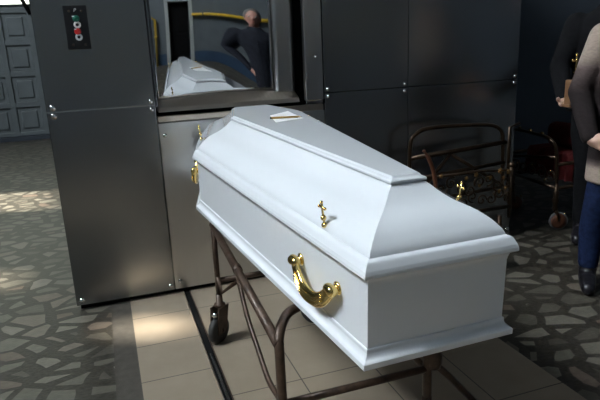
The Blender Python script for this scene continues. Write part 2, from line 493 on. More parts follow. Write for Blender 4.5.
# ------------------------------------------------------------------ the furnace
FY = 3.255
fur = thing('cremation_furnace', 'large stainless steel clad furnace front behind the white coffin', 'furnace', (1.2, FY, 0))
P0, P1, P2, P3, P4 = -0.285, 0.276, 1.285, 1.862, 2.712
SEAM, TOP = 1.137, 3.2
MB().box(P0 + 0.01, P1 + 0.0, FY + 0.02, 5.2, 0.03, TOP).box(P2, P4 - 0.01, FY + 0.02, 5.2, 0.03, TOP).box(P1, P2, FY + 0.32, 5.2, 0.03, TOP).build('housing', M['black'], fur)
MB().box(P0 + 0.02, P4 - 0.02, FY + 0.03, FY + 0.2, 0.0, 0.03).build('plinth', M['black'], fur)
def bolt(x, z, parent, y=FY, r=0.0135):
    MB().lathe([(r, 0.0), (r * 0.95, -0.003), (r * 0.6, -0.008), (0.001, -0.010)], (x, y, z), (0, 1, 0), 14).build('bolt', M['chrome'], parent)
def panel(x0, x1, z0, z1, bolts, label=None):
    # folded sheet: face with returned edges
    o = MB().bbox(x0 + 0.0015, x1 - 0.0015, FY, FY + 0.02, z0 + 0.002, z1 - 0.002, 0.003).build('cladding_panel', M['steel'], fur)
    for bx, bz in bolts: bolt(bx, bz, o, r=0.018 if bx < -0.2 else 0.0135)
    return o
e = 0.024
for x0, x1 in ((P0, P1), (P2, P3), (P3, P4)):
    lo = [(x0 + e, SEAM - 0.022), (x1 - e, SEAM - 0.022), (x0 + e, 0.06), (x1 - e, 0.06)]
    hi = [(x0 + e, SEAM + 0.022), (x1 - e, SEAM + 0.022), (x0 + e, TOP - 0.05), (x1 - e, TOP - 0.05)]
    if x0 == P3: lo.pop(0); hi.pop(0)
    if x0 == P0: lo = [(P0 + 0.034 if q[0] < 0 else q[0], q[1]) for q in lo]; hi = [(P0 + 0.034 if q[0] < 0 else q[0], q[1]) for q in hi]
    panel(x0, x1, 0.03, SEAM, lo)
    up = panel(x0, x1, SEAM, TOP, hi)
    if x0 == P0: left_up = up
MB().bbox(P0 + 0.002, P1 - 0.002, FY - 0.0015, FY + 0.004, SEAM - 0.0022, SEAM + 0.0022, 0.0008).build('seam_glint', M['chrome'], fur)  # thin chrome strip added to imitate light caught on the seam's edge
# charging bay
lowp = MB().bbox(P1 + 0.002, P2 - 0.002, FY + 0.005, FY + 0.025, 0.03, 1.035, 0.004).build('cladding_panel', M['bay_steel'], fur)
for bx in (0.31, 1.25): bolt(bx, 0.965, lowp, FY + 0.005); bolt(bx, 0.08, lowp, FY + 0.005)
MB().box(P1, P2, FY + 0.03, FY + 0.32, 1.0, 1.035).build('bay_sill', M['ledge'], fur)
MB().bbox(P1 + 0.005, P2 - 0.005, FY + 0.012, FY + 0.05, 1.038, 1.072, 0.004).build('ledge_strip', M['ledge'], fur)
MB().box(P1, P2, FY + 0.16, FY + 0.32, 1.0, TOP).build('bay_recess', M['black'], fur)
# door: one polished sheet, slightly bulged
def door_y(x, z):
    t = min(max((x - 0.58) / 0.38, 0.0), 1.0)
    kv = 0.2534 - 0.1534 * t * t * (3 - 2 * t)
    if x < 0.70: h = (x - 0.443) ** 2 * 0.3466 / 2
    else: h = 0.257 ** 2 * 0.3466 / 2 + 0.257 * 0.3466 * (x - 0.70) - (x - 0.70) ** 2 * 0.04 / 2
    return FY + 0.045 + h + (z - 1.684) ** 2 * kv / 2
dx0, dx1, dz0, dz1 = 0.292, 0.992, 1.140, 2.25
nx, nz = 40, 50
V, F = [], []
for j in range(nz + 1):
    for i in range(nx + 1):
        x, z = dx0 + (dx1 - dx0) * i / nx, dz0 + (dz1 - dz0) * j / nz
        zz = z + 0.036 * math.sin(PI * (0.12 + 0.60 * i / nx)) * (1 - j / nz)      # arched lower edge
        V.append((x, door_y(x, z), zz))
for j in range(nz):
    for i in range(nx):
        a = j * (nx + 1) + i
        F.append((a, a + 1, a + nx + 2, a + nx + 1))
doormb = MB().add(V, F, True)
n0 = len(V)
doormb.add([(x, y + 0.02, z) for x, y, z in V], [tuple(reversed(f)) for f in F], True)
ring = [i for i in range(nx + 1)] + [j * (nx + 1) + nx for j in range(1, nz + 1)] + [nz * (nx + 1) + i for i in range(nx - 1, -1, -1)] + [j * (nx + 1) for j in range(nz - 1, 0, -1)]
for a, b_ in zip(ring, ring[1:] + ring[:1]):
    doormb.f.append((a, a + n0, b_ + n0, b_)); doormb.s.append(False)
door = doormb.build('furnace_door', M['mirror'], fur)
st = MB()
sv = []
for j in range(21):
    z = 1.120 + (2.25 - 1.120) * j / 20
    for x in (0.996, 1.03, 1.06, 1.10, 1.128): sv.append((x, door_y(0.996, z) - 0.004 + 0.006 * ((x - 0.996) / 0.132), z))
sf = [(j * 5 + i, j * 5 + i + 1, (j + 1) * 5 + i + 1, (j + 1) * 5 + i) for j in range(20) for i in range(4)]
st.add(sv, sf, True)
st.add([(x, y + 0.03, z) for x, y, z in sv], [tuple(reversed(f)) for f in sf], True)
rg = [0, 1, 2, 3, 4] + [j * 5 + 4 for j in range(1, 21)] + [103, 102, 101, 100] + [j * 5 for j in range(19, 0, -1)]
for a, b_ in zip(rg, rg[1:] + rg[:1]):
    st.f.append((a, a + 105, b_ + 105, b_)); st.s.append(False)
st.build('door_stile', M['bay_steel'], door)
bolt(1.236, 1.355, fur, FY + 0.008, 0.009)
lv = []
for i in range(31):
    x = dx0 + (1.128 - dx0) * i / 30
    q = min((x - dx0) / (dx1 - dx0), 1.25)
    za = 1.140 + 0.036 * math.sin(PI * (0.12 + 0.60 * q))
    lv += [(x, door_y(x, za) + 0.012, za + 0.004), (x, FY + 0.030, 1.118), (x, FY + 0.014, 1.094), (x, FY + 0.10, 1.094), (x, FY + 0.16, za + 0.004)]
lf = [(i * 5 + j, (i + 1) * 5 + j, (i + 1) * 5 + (j + 1) % 5, i * 5 + (j + 1) % 5) for i in range(30) for j in range(5)]
MB().add(lv, lf + [(0, 1, 2, 3, 4), (154, 153, 152, 151, 150)]).build('door_sill', M['ledge'], fur)
MB().bbox(1.168, P2 - 0.004, FY + 0.008, FY + 0.05, 1.10, TOP, 0.004).build('jamb', M['bay_steel'], fur)
MB().bbox(0.279, 0.290, FY + 0.008, FY + 0.06, 1.125, TOP, 0.003).build('jamb', M['steel'], fur)
jb = MB().bbox(1.168, P2 - 0.004, FY + 0.014, FY + 0.05, 1.075, 1.098, 0.003).build('hinge_foot', M['chrome'], fur)
MB().bbox(1.135, P2 - 0.004, FY + 0.030, FY + 0.06, 1.04, 1.07, 0.003).build('ledge_strip', M['ledge'], fur)
# control plate with buttons
cp = MB().bbox(-0.131, -0.018, FY - 0.008, FY + 0.002, 1.452, 1.668, 0.002).build('control_panel', M['dark_plate'], fur)
for x in (-0.104, -0.044):
    for z in (1.474, 1.640):
        MB().lathe([(0.006, 0), (0.005, -0.003), (0.001, -0.004)], (x, FY - 0.008, z), (0, 1, 0), 10).build('screw', M['brown_steel'], cp)
def button(z, mat, x=-0.074):
    MB().lathe([(0.017, 0), (0.017, -0.006), (0.014, -0.012), (0.001, -0.014)], (x, FY - 0.008, z), (0, 1, 0), 18).build('button', mat, cp)
def ringbutton(z, x=-0.072):
    pts = [(x + 0.0125 * math.cos(t), FY - 0.011, z + 0.0125 * math.sin(t)) for t in [2 * PI * k / 24 for k in range(25)]]
    MB().tube(pts, 0.0055, 8).build('button_ring', M['print_white'], cp)
    MB().lathe([(0.009, 0), (0.008, -0.006), (0.001, -0.007)], (x, FY - 0.006, z), (0, 1, 0), 14).build('button', M['dark_plate'], cp)
button(1.603, M['lamp_green']); ringbutton(1.573); button(1.540, M['lamp_red']); ringbutton(1.512)
cu = bpy.data.curves.new('mark', 'FONT'); cu.body = 'P'; cu.size = 0.024; cu.shear = 0.25; cu.extrude = 0.0006
tmp = bpy.data.objects.new('mark', cu); C.objects.link(tmp)
me = bpy.data.meshes.new_from_object(tmp.evaluated_get(bpy.context.evaluated_depsgraph_get()))
bpy.data.objects.remove(tmp)
me.transform(Matrix.Rotation(PI / 2, 4, 'X'))
me.materials.clear(); me.materials.append(M['print_white'])
pm = bpy.data.objects.new('printed_letter', me); C.objects.link(pm); pm.parent = cp
pm.location = Vector((-0.083, FY - 0.0085, 1.637)) - fur.location
for z, x in ((1.611, -0.087), (1.548, -0.084)):
    MB().box(x - 0.006, x + 0.006, FY - 0.0205, FY - 0.020, z, z + 0.006).build('printed_mark', M['print_white'], cp)

# slot rail in the floor
ra = thing('floor_rail', 'dark steel slot rail in the tiled floor leading to the furnace', 'rail', (0.342, 1.6, 0))
MB().box(0.326, 0.3575, 0.05, FY + 0.02, 0.0008, 0.003).build('slot', M['black'], ra)
MB().bbox(0.3215, 0.326, 0.05, FY + 0.02, 0.0008, 0.007, 0.001).build('edge_strip', M['ledge'], ra)
MB().bbox(0.3575, 0.3625, 0.05, FY + 0.02, 0.0008, 0.007, 0.001).build('edge_strip', M['brown_steel'], ra)
MB().bbox(0.336, 0.347, 0.4, 2.47, 0.003, 0.006, 0.001).build('guide_bar', M['steel'], ra)

# ------------------------------------------------------------------ coffin (local frame: y runs from the foot to the head)
cof = thing('coffin', 'glossy white hexagonal coffin with gold handles on the brown trolley', 'coffin', (0.7602, 1.1706, 0.6153), (0.046, 0, 0.0217))
HEX = [(-0.207, 0), (0.207, 0), (0.3442, 1.4668), (0.2275, 1.9115), (-0.2275, 1.9115), (-0.3442, 1.4668)]
def offset(d):
    P = [Vector((x, y)) for x, y in HEX]
    out = []
    for i in range(6):
        a, b, c = P[i - 1], P[i], P[(i + 1) % 6]
        def nr(u, v):
            e_ = (v - u).normalized()
            return Vector((e_.y, -e_.x))
        n1, n2 = nr(a, b), nr(b, c)
        out.append(b + (n1 + n2) * d / (1 + n1.dot(n2)))
    return out
def loft(prof, cap0=True, cap1=True, sharp=()):
    mb = MB()
    rings = [[Vector((p.x, p.y, h)) for p in offset(d)] for d, h in prof]
    segs, cur = [], [0]
    for i in range(1, len(prof)):
        cur.append(i)
        if i in sharp: segs.append(cur); cur = [i]
    if len(cur) > 1: segs.append(cur)
    for s in segs:
        for k in range(6):
            v = [p for i in s for p in (rings[i][k], rings[i][(k + 1) % 6])]
            mb.add(v, [(2 * i, 2 * i + 1, 2 * i + 3, 2 * i + 2) for i in range(len(s) - 1)], True)
    if cap0: mb.add(rings[0], [tuple(reversed(range(6)))])
    if cap1: mb.add(rings[-1], [tuple(range(6))])
    return mb
loft([(0, 0.004), (0, 0.232)], True, True).build('body', M['white'], cof, True)
cove = [(0.019 - 0.0145 * math.sin(t), 0.021 + 0.021 * (1 - math.cos(t))) for t in [PI / 2 * k / 6 for k in range(7)]]
loft([(0.0212, 0.0), (0.0232, 0.002), (0.0232, 0.0175), (0.021, 0.0195)] + cove + [(0.0045, 0.047), (0.0, 0.0475)], sharp=(1, 2, 3, 9, 10)).build('base_moulding', M['white'], cof, True)
under = [(0.001 + 0.014 * (1 - math.cos(t)), 0.222 + 0.024 * math.sin(t)) for t in [PI / 2 * k / 6 for k in range(7)]]
rim = [(0.0195, 0.2470), (0.0212, 0.2500), (0.0205, 0.2580), (0.0175, 0.2670), (0.0105, 0.2800), (0.0080, 0.2840), (0.0040, 0.2870), (-0.0066, 0.2900)]
og = [(-0.0085, 0.2960), (-0.0135, 0.3050), (-0.0235, 0.3160), (-0.0350, 0.3275), (-0.0470, 0.3370), (-0.0610, 0.3465), (-0.0760, 0.3545), (-0.0910, 0.3610),
      (-0.1050, 0.3672), (-0.1180, 0.3745), (-0.1310, 0.3830), (-0.1440, 0.3930), (-0.1560, 0.4040), (-0.1670, 0.4125), (-0.1780, 0.4132)]
lid = loft(under + rim + og, sharp=(6, 7, 8, 9, 10, 14)).build('lid', M['white'], cof, True)
slab = [(-0.178, 0.4130), (-0.178, 0.4165), (-0.1675, 0.4168), (-0.1660, 0.4190), (-0.1660, 0.4245), (-0.1690, 0.4270), (-0.1775, 0.4300), (-0.1815, 0.4350)]
loft(slab, sharp=(1, 2, 3, 4, 5, 6)).build('lid_top_panel', M['white'], lid, True)

def edge_frame(k, t, d, h):
    """point on side k of the hexagon offset by d at height h, with tangent and outward normal"""
    P = offset(d)
    a, b = P[k], P[(k + 1) % 6]
    tan = (b - a).normalized()
    nor = Vector((tan.y, -tan.x))
    p = a + (b - a) * t
    return Vector((p.x, p.y, h)), Vector((tan.x, tan.y, 0)), Vector((nor.x, nor.y, 0))
def handle(k, t, h, span=0.225):
    p, tn, nr = edge_frame(k, t, 0.0, h)
    up = Vector((0, 0, 1))
    r0 = None
    hm = MB()
    pts, rs = [], []
    for i in range(25):
        s = -1 + 2 * i / 24
        sag = -0.066 * (1 - abs(s) ** 2.4)
        pts.append(p + tn * (s * span / 2) + nr * (0.023 + 0.006 * (1 - s * s)) + up * (sag + 0.012))
        rs.append(0.019 + 0.006 * (1 - s * s))
    hm.tube(pts, rs, 14, flat=0.55)
    grip = hm.build('handle', M['gold'], cof, True)
    for s in (-1, 1):
        q = p + tn * (s * span / 2) + up * 0.012
        m2 = MB().lathe([(0.019, -0.002), (0.020, 0.003), (0.014, 0.006), (0.009, 0.010), (0.008, 0.018), (0.010, 0.023)], q, nr, 18)
        m2.lathe([(0.006, -0.024), (0.013, -0.02), (0.016, -0.012), (0.0155, 0.0), (0.017, 0.006), (0.0165, 0.014), (0.012, 0.02)], q + nr * 0.023, tn * s, 16)
        m2.build('rosette', M['gold'], grip, True)
    # fluting on the outer side
    fl = MB()
    for dz in (-0.010, 0.0, 0.010):
        fl.tube([q + nr * 0.0125 + up * dz for q in pts[3:-3]], 0.0035, 8)
    fl.build('fluting', M['gold'], grip, True)
handle(5, 1 - 0.178, 0.140)      # left long side (side 5 runs shoulder -> foot)
handle(1, 0.178, 0.140)
handle(4, 0.66, 0.165, 0.20)     # left head side
handle(2, 0.34, 0.165, 0.20)
def lid_cross(k, t, s):
    """gilt lid screw: a small cross standing off the lower slope of the lid"""
    d, h = -0.0066 - 0.150 * s, 0.29 + 0.126 * s
    p, tn, nr = edge_frame(k, t, -0.0125, 0.3025)
    up = (Vector((0, 0, 1)) + nr * 0.12).normalized()
    b0 = p + nr * 0.002
    m = MB()
    m.lathe([(0.0085, -0.004), (0.009, 0.002), (0.006, 0.006)], b0, (nr * 0.75 + Vector((0, 0, 0.66))), 14)
    m.tube([b0 - up * 0.006, b0 + up * 0.018], [0.0022, 0.0032], 8)
    c = b0 + up * 0.022
    m.ball(c, 0.0085)
    m.tube([c, c + up * 0.046], 0.0035, 8)
    m.ball(c + up * 0.046, 0.0048, 10, 7)
    x = c + up * 0.031
    m.tube([x - tn * 0.016, x + tn * 0.016], 0.0035, 8)
    for s_ in (-1, 1): m.ball(x + tn * 0.016 * s_, 0.0048, 10, 7)
    m.build('cross_screw', M['gold'], lid, True)
lid_cross(5, 1 - 0.157, 0.1); lid_cross(1, 0.157, 0.1); lid_cross(4, 1 - 0.43, 0.1); lid_cross(2, 0.43, 0.1)

# paper and pencil on the lid (own things, resting in the coffin's tilted plane)
RC = Matrix.Translation((0.7602, 1.1706, 0.6153)) @ Matrix.Rotation(0.0217, 4, 'Z') @ Matrix.Rotation(0.046, 4, 'X')
def on_lid(x, y, h=0.4352): return RC @ Vector((x, y, h))
pp = thing('paper_sheet', 'small white paper lying on top of the coffin lid under a pencil', 'paper', on_lid(0.03, 1.30), (0.046, 0, 0.0217))
pv = [(-0.045, 0.055), (0.072, 0.140), (0.066, -0.085), (-0.078, -0.130)]
MB().add([(x, y, z) for z in (0.0, 0.0012) for x, y in pv], [(3, 2, 1, 0), (4, 5, 6, 7), (0, 1, 5, 4), (1, 2, 6, 5), (2, 3, 7, 6), (3, 0, 4, 7)]).build('bottom_sheet', M['paper'], pp, True)
bm_ = MB()
W, Hh = 12, 2
gv, gf = [], []
for i in range(W + 1):
    u = i / W
    for j in range(2):
        a = Vector(pv[0]).lerp(Vector(pv[1]), u) if j == 0 else Vector(pv[3]).lerp(Vector(pv[2]), u) * 0.35 + Vector(pv[0]).lerp(Vector(pv[1]), u) * 0.65
        gv.append((a.x, a.y, 0.0015 + (0.002 * math.sin(PI * u) if j == 1 else 0.001)))
for i in range(W): gf.append((2 * i, 2 * i + 1, 2 * i + 3, 2 * i + 2))
bm_.add(gv, gf, True).build('folded_flap', M['paper'], pp, True)
pc0, pc1 = on_lid(-0.040, 1.255, 0.4420), on_lid(0.092, 1.225, 0.4420)
pc = thing('pencil', 'ochre pencil lying across the white paper on the coffin lid', 'pencil', (pc0 + pc1) / 2)
dirp = (pc1 - pc0).normalized()
MB().tube([pc0, pc1 - dirp * 0.018], 0.0045, 6).build('shaft', M['pencil'], pc)
MB().tube([pc1 - dirp * 0.018, pc1 - dirp * 0.005], [0.0045, 0.0016], 8).build('sharpened_tip', M['wood'], pc)
MB().tube([pc1 - dirp * 0.005, pc1], [0.0016, 0.0003], 8).build('lead', M['graphite'], pc)
MB().tube([pc0 - dirp * 0.006, pc0], 0.0046, 8).build('end_cap', M['graphite'], pc)

# ------------------------------------------------------------------ coffin trolley
tro = thing('coffin_trolley', 'worn brown tubular steel trolley carrying the white coffin', 'trolley', (0.68, 2.0, 0))
bs = M['brown_steel']
XLt, XRt = 0.425, 0.893
def cbot(y): return 0.6153 + (y - 1.1706) * 0.046
def caster(x, y, ztop, parent, ang, rw=0.070):
    st = MB().lathe([(0.016, ztop), (0.016, 0.205), (0.028, 0.200), (0.028, 0.188), (0.020, 0.182)], (x, y, 0), (0, 0, 1), 14).build('caster', bs, parent)
    c, s = math.cos(ang), math.sin(ang)
    o = Vector((x - 0.025 * c, y - 0.025 * s, rw))          # trailing wheel centre
    ax = Vector((-s, c, 0))
    fk = MB()
    for k in (-1, 1):
        a = Vector((x, y, 0.19)) + ax * 0.024 * k
        b = o + ax * 0.024 * k
        fwd = Vector((c, s, 0))
        q = [a + fwd * 0.036, a - fwd * 0.044, b - fwd * 0.034 - Vector((0, 0, 0.016)), b + fwd * 0.030 - Vector((0, 0, 0.016))]
        t = ax * 0.003
        fk.add([p + t for p in q] + [p - t for p in q], [(0, 1, 2, 3), (7, 6, 5, 4), (0, 4, 5, 1), (1, 5, 6, 2), (2, 6, 7, 3), (3, 7, 4, 0)])
    fk.tube([Vector((x, y, 0.188)) - ax * 0.027, Vector((x, y, 0.188)) + ax * 0.027], 0.014, 8)
    fk.build('fork', bs, st)
    w = MB().lathe([(rw * 0.3, -0.017), (rw * 0.9, -0.017), (rw, -0.010), (rw, 0.010), (rw * 0.9, 0.017), (rw * 0.3, 0.017)], o, ax, 28)
    w.build('wheel', M['rubber'], st)
    MB().lathe([(0.012, -0.033), (0.012, 0.033)], o, ax, 10).build('axle_bolt', bs, st)
    kb = Vector((x, y, 0.155)) - Vector((c, s, 0)) * 0.045
    MB().lathe([(0.014, -0.02), (0.016, 0.0), (0.010, 0.012)], kb, (-c, -s, 0.2), 10).build('brake_knob', M['chrome'], st)
    return st
def trolley_side(x, sgn):
    # rear post, front post with bow under the coffin, rail, curved brace, strut
    MB().tube([(x, 2.585, 0.19), (x, 2.585, cbot(2.585) - 0.002)], 0.0135, 12).build('post', bs, tro)
    caster(x, 2.585, 0.25, tro, 0.72 if sgn > 0 else 2.4)
    xf = x - sgn * 0.020
    MB().tube(smooth_path([(xf, 1.46, 0.19), (xf, 1.46, 0.40), (xf, 1.46, 0.52), (xf + sgn * 0.006, 1.478, 0.568), (xf + sgn * 0.03, 1.515, 0.594), (xf + sgn * 0.075, 1.565, 0.604), (xf + sgn * 0.18, 1.60, 0.612)]), 0.0155, 12).build('post', bs, tro)
    caster(xf, 1.46, 0.25, tro, 1.3 if sgn > 0 else 1.8)
    MB().tube([(x, 2.60, 0.605), (xf, 1.46, 0.553)], 0.016, 12).build('rail', bs, tro)
    br = MB().tube(smooth_path([(x - sgn * 0.018, 2.00, 0.570), (x - sgn * 0.030, 1.83, 0.482), (x - sgn * 0.028, 1.715, 0.420), (x - sgn * 0.026, 1.60, 0.362), (xf, 1.52, 0.348), (xf, 1.462, 0.352)]), 0.0145, 10, flat=0.6)
    br.build('brace', bs, tro)
    MB().lathe([(0.019, -0.02), (0.019, 0.02)], (x - sgn * 0.008, 2.05, 0.579), (0.04, 1, 0.045), 14).build('collar', bs, tro)
    MB().tube([(x, 2.58, 0.345), (x + sgn * 0.012, 2.56, 0.265), (x + sgn * 0.085, 2.55, 0.312)], 0.011, 8).build('strut', bs, tro)
trolley_side(XLt, 1)
trolley_side(XRt, -1)
MB().tube([(XLt, 2.585, 0.322), (XRt, 2.585, 0.322)], 0.0135, 12).build('crossbar', bs, tro)
MB().tube([(XLt - 0.020, 1.46, 0.353), (XRt + 0.020, 1.46, 0.353)], 0.0125, 12).build('crossbar', bs, tro)
MB().tube([(XLt, 2.55, 0.650), (XRt, 2.55, 0.650)], 0.0135, 12).build('crossbar', bs, tro)
MB().tube([(XLt + 0.14, 1.60, 0.612), (XRt - 0.14, 1.60, 0.612)], 0.0155, 12).build('crossbar', bs, tro)
MB().lathe([(0.026, -0.03), (0.030, -0.01), (0.030, 0.02), (0.018, 0.035)], (0.935, 1.46, 0.385), (0, 0, 1), 14).build('pivot_bracket', bs, tro)
MB().tube([(0.935, 1.46, 0.37), (1.00, 1.46, 0.30), (1.10, 1.45, 0.18)], 0.012, 8).build('brake_lever', bs, tro)

# ------------------------------------------------------------------ bronze carriages in the background
def ornate_caster(x, y, parent, ang=0.0, r=0.068):
    bz = M['bronze']
    st = MB().lathe([(0.014, 0.36), (0.014, 0.30), (0.024, 0.29), (0.018, 0.25), (0.026, 0.23), (0.018, 0.19), (0.022, 0.16), (0.012, 0.145)], (x, y, 0), n=14).build('caster', bz, parent)
    c, s = math.cos(ang), math.sin(ang)
    ax = Vector((-s, c, 0))
    o = Vector((x + 0.03 * c, y + 0.03 * s, r))
    MB().lathe([(r * 0.84, -0.014), (r * 0.95, -0.014), (r, -0.008), (r, 0.008), (r * 0.95, 0.014), (r * 0.84, 0.014)], o, ax, 28).build('tyre', M['grey_rubber'], st)
    MB().lathe([(0.012, -0.022), (r * 0.45, -0.020), (r * 0.84, -0.0155), (r * 0.84, 0.0155), (r * 0.45, 0.020), (0.012, 0.022)], o, ax, 24).build('hub', M['rust_hub'], st)
    fk = MB()
    for k in (-1, 1):
        a, b = Vector((x, y, 0.155)) + ax * 0.026 * k, o + ax * 0.026 * k
        fk.tube([a, a + (b - a) * 0.5 + Vector((c, s, 0)) * 0.006, b], [0.017, 0.014, 0.009], 8, flat=0.35)
    fk.tube([Vector((x, y, 0.155)) - ax * 0.022, Vector((x, y, 0.155)) + ax * 0.022], 0.013, 8)
    fk.build('fork', bz, st)
    MB().tube([Vector((x, y, 0.13)), Vector((x, y, 0.12)) + Vector((c, s, 0)) * 0.07], 0.006, 8).ball(Vector((x, y, 0.12)) + Vector((c, s, 0)) * 0.075, 0.010).build('brake_pedal', M['brass'], st)
def scroll(mb, c, r, turns, d, plane='xz', rad=0.006, start=0.0):
    pts = []
    for i in range(26):
        t = i / 25
        a = start + d * turns * 2 * PI * t
        rr = r * (1 - 0.8 * t)
        if plane == 'xz': pts.append((c[0] + rr * math.cos(a), c[1], c[2] + rr * math.sin(a)))
        else: pts.append((c[0], c[1] + rr * math.cos(a), c[2] + rr * math.sin(a)))
    mb.tube(pts, rad, 6)

bi = thing('bronze_bier', 'low dark bronze bier with a reddish curved arm in front of the right furnace panels', 'bier', (2.2, 2.95, 0))
bz = M['bronze']
x0, x1, yn, yf = 1.76, 2.52, 2.76, 3.12
MB().tube(smooth_path([(1.80, yf, 0.30), (1.80, yf, 0.76), (1.84, yf, 0.85), (1.94, yf, 0.882), (2.20, yf, 0.878), (2.40, yf, 0.862), (2.485, yf, 0.82), (2.505, yf, 0.74), (2.512, yf, 0.60), (2.52, yf, 0.42)], 5), 0.013, 10).build('back_hoop', bz, bi)
MB().tube([(2.545, yf - 0.02, 0.42), (2.54, yf - 0.02, 0.84), (2.62, yf - 0.02, 0.86)], 0.011, 8).build('corner_post', bz, bi)
MB().tube([(1.80, yf, 0.700), (2.53, yf, 0.738)], 0.016, 10).build('rail', bz, bi)
MB().tube([(1.80, yf, 0.560), (2.53, yf, 0.600)], 0.013, 10).build('rail', bz, bi)
MB().tube([(1.86, yf, 0.46), (2.10, yf, 0.70)], 0.013, 8).build('diagonal_brace', bz, bi)
MB().tube([(2.10, yf, 0.70), (2.50, yf, 0.45)], 0.013, 8).build('diagonal_brace', bz, bi)
MB().tube(smooth_path([(1.682, yn, 0.815), (1.700, yn, 0.790), (1.722, yn, 0.750), (1.742, yn, 0.700), (1.756, yn, 0.640), (1.765, yn, 0.560), (1.765, yn, 0.34)], 5), [0.007] * 6 + [0.012] * 25, 10).ball((1.682, yn, 0.815), 0.010).build('curved_arm', M['rust_hub'], bi)
MB().tube([(1.765, yn, 0.56), (1.765, yn, 0.34)], 0.015, 10).build('front_post', bz, bi)
MB().tube([(1.765, yn, 0.655), (2.05, yn, 0.655), (2.26, yn, 0.640)], 0.010, 8).build('rail', bz, bi)
MB().tube([(1.765, yn, 0.41), (2.28, yn, 0.41)], 0.013, 8).build('rail', bz, bi)
MB().tube([(2.29, yn, 0.34), (2.29, yn, 0.66)], 0.013, 8).ball((2.29, yn, 0.67), 0.018).build('front_post', bz, bi)
for y in (yn, yf): pass
MB().tube([(1.765, yn, 0.40), (1.80, yf, 0.40)], 0.013, 8).build('crossbar', bz, bi)
MB().tube([(2.29, yn, 0.43), (2.53, yf, 0.43)], 0.013, 8).build('crossbar', bz, bi)
for k in range(8):
    sm, sm2 = MB(), MB()
    cx = 1.80 + 0.066 * k
    scroll(sm, (cx, yn, 0.575 + 0.03 * math.sin(k * 1.7)), 0.040, 1.25, 1 if k % 2 else -1, start=k * 0.9)
    scroll(sm2, (cx + 0.02, yn, 0.485 + 0.02 * math.cos(k * 2.1)), 0.036, 1.2, -1 if k % 2 else 1, start=k * 1.3 + 1)
    sm.build('scrollwork', bz, bi)
    sm2.build('scrollwork', bz, bi)
for (x, z, r) in ((1.79, 0.659, 0.010), (1.962, 0.625, 0.010), (2.03, 0.640, 0.011), (2.055, 0.57, 0.008), (2.13, 0.61, 0.010), (2.20, 0.645, 0.013), (2.225, 0.60, 0.009), (2.262, 0.632, 0.012), (2.20, 0.52, 0.009), (2.245, 0.535, 0.010), (1.93, 0.60, 0.008)):
    mm = MB()
    for q in range(5):
        a = 2 * PI * q / 5
        mm.ball((x + r * 0.9 * math.cos(a), yn - 0.012, z + r * 0.9 * math.sin(a)), (r * 0.55, r * 0.4, r * 0.55), 8, 5)
    mm.ball((x, yn - 0.014, z), r * 0.6, 8, 5).build('rosette', M['dull_brass'], bi)
MB().tube([(1.80, yf, 0.40), (2.53, yf, 0.43)], 0.013, 8).build('crossbar', bz, bi)
for x, y in ((1.765, yn), (1.80, yf), (2.22, yn), (2.20, yf)): ornate_caster(x, y, bi, 0.6)

# carriage at the right, partly behind the standing woman
ca = thing('bronze_carriage', 'bronze hoop-ended carriage with brown wheels and red velvet, left of the standing people', 'carriage', (3.6, 3.5, 0))
hx = 3.10
MB().tube(smooth_path([(3.168, 3.80, 0.34), (3.15, 3.80, 0.50), (3.138, 3.80, 0.65), (3.14, 3.78, 0.690), (3.12, 3.62, 0.700), (3.07, 3.36, 0.698), (3.06, 3.28, 0.680), (3.072, 3.245, 0.640), (3.084, 3.24, 0.57), (3.09, 3.24, 0.50), (3.105, 3.24, 0.34)], 5), 0.0125, 10).build('end_hoop', bz, ca)
for y, x in ((3.55, 3.105), (3.40, 3.082), (3.70, 3.13)): MB().ball((x, y, 0.715), 0.012, 8, 6).build('finial', M['brass'], ca)
MB().tube([(3.154, 3.80, 0.47), (3.09, 3.24, 0.555)], 0.011, 8).build('crossbar', bz, ca)
MB().tube([(3.168, 3.80, 0.32), (3.105, 3.24, 0.32)], 0.014, 8).build('crossbar', bz, ca)
MB().tube([(3.09, 3.24, 0.50), (4.35, 3.24, 0.50)], 0.014, 8).build('rail', bz, ca)
MB().tube([(3.15, 3.80, 0.50), (4.35, 3.80, 0.50)], 0.014, 8).build('rail', bz, ca)
MB().tube([(3.105, 3.24, 0.32), (4.35, 3.24, 0.32)], 0.014, 8).build('rail', bz, ca)
MB().tube([(3.168, 3.80, 0.32), (4.35, 3.80, 0.32)], 0.014, 8).build('rail', bz, ca)
MB().tube([(4.35, 3.24, 0.32), (4.35, 3.24, 0.66), (4.35, 3.52, 0.70), (4.35, 3.80, 0.66), (4.35, 3.80, 0.32)], 0.0125, 10).build('end_hoop', bz, ca)
for k in range(5):
    sm = MB()
    yy = 3.30 + 0.11 * k
    scroll(sm, (3.09 + (yy - 3.24) * 0.11, yy, 0.41), 0.055, 1.3, 1 if k % 2 else -1, 'yz', 0.007, k)
    sm.build('scrollwork', bz, ca)
for y, z in ((3.30, 0.44), (3.42, 0.40), (3.52, 0.45), (3.63, 0.39), (3.72, 0.43), (3.36, 0.36)):
    MB().ball((3.085 + (y - 3.24) * 0.11, y, z), (0.006, 0.010, 0.010), 8, 6).build('rosette', M['brass'], ca)
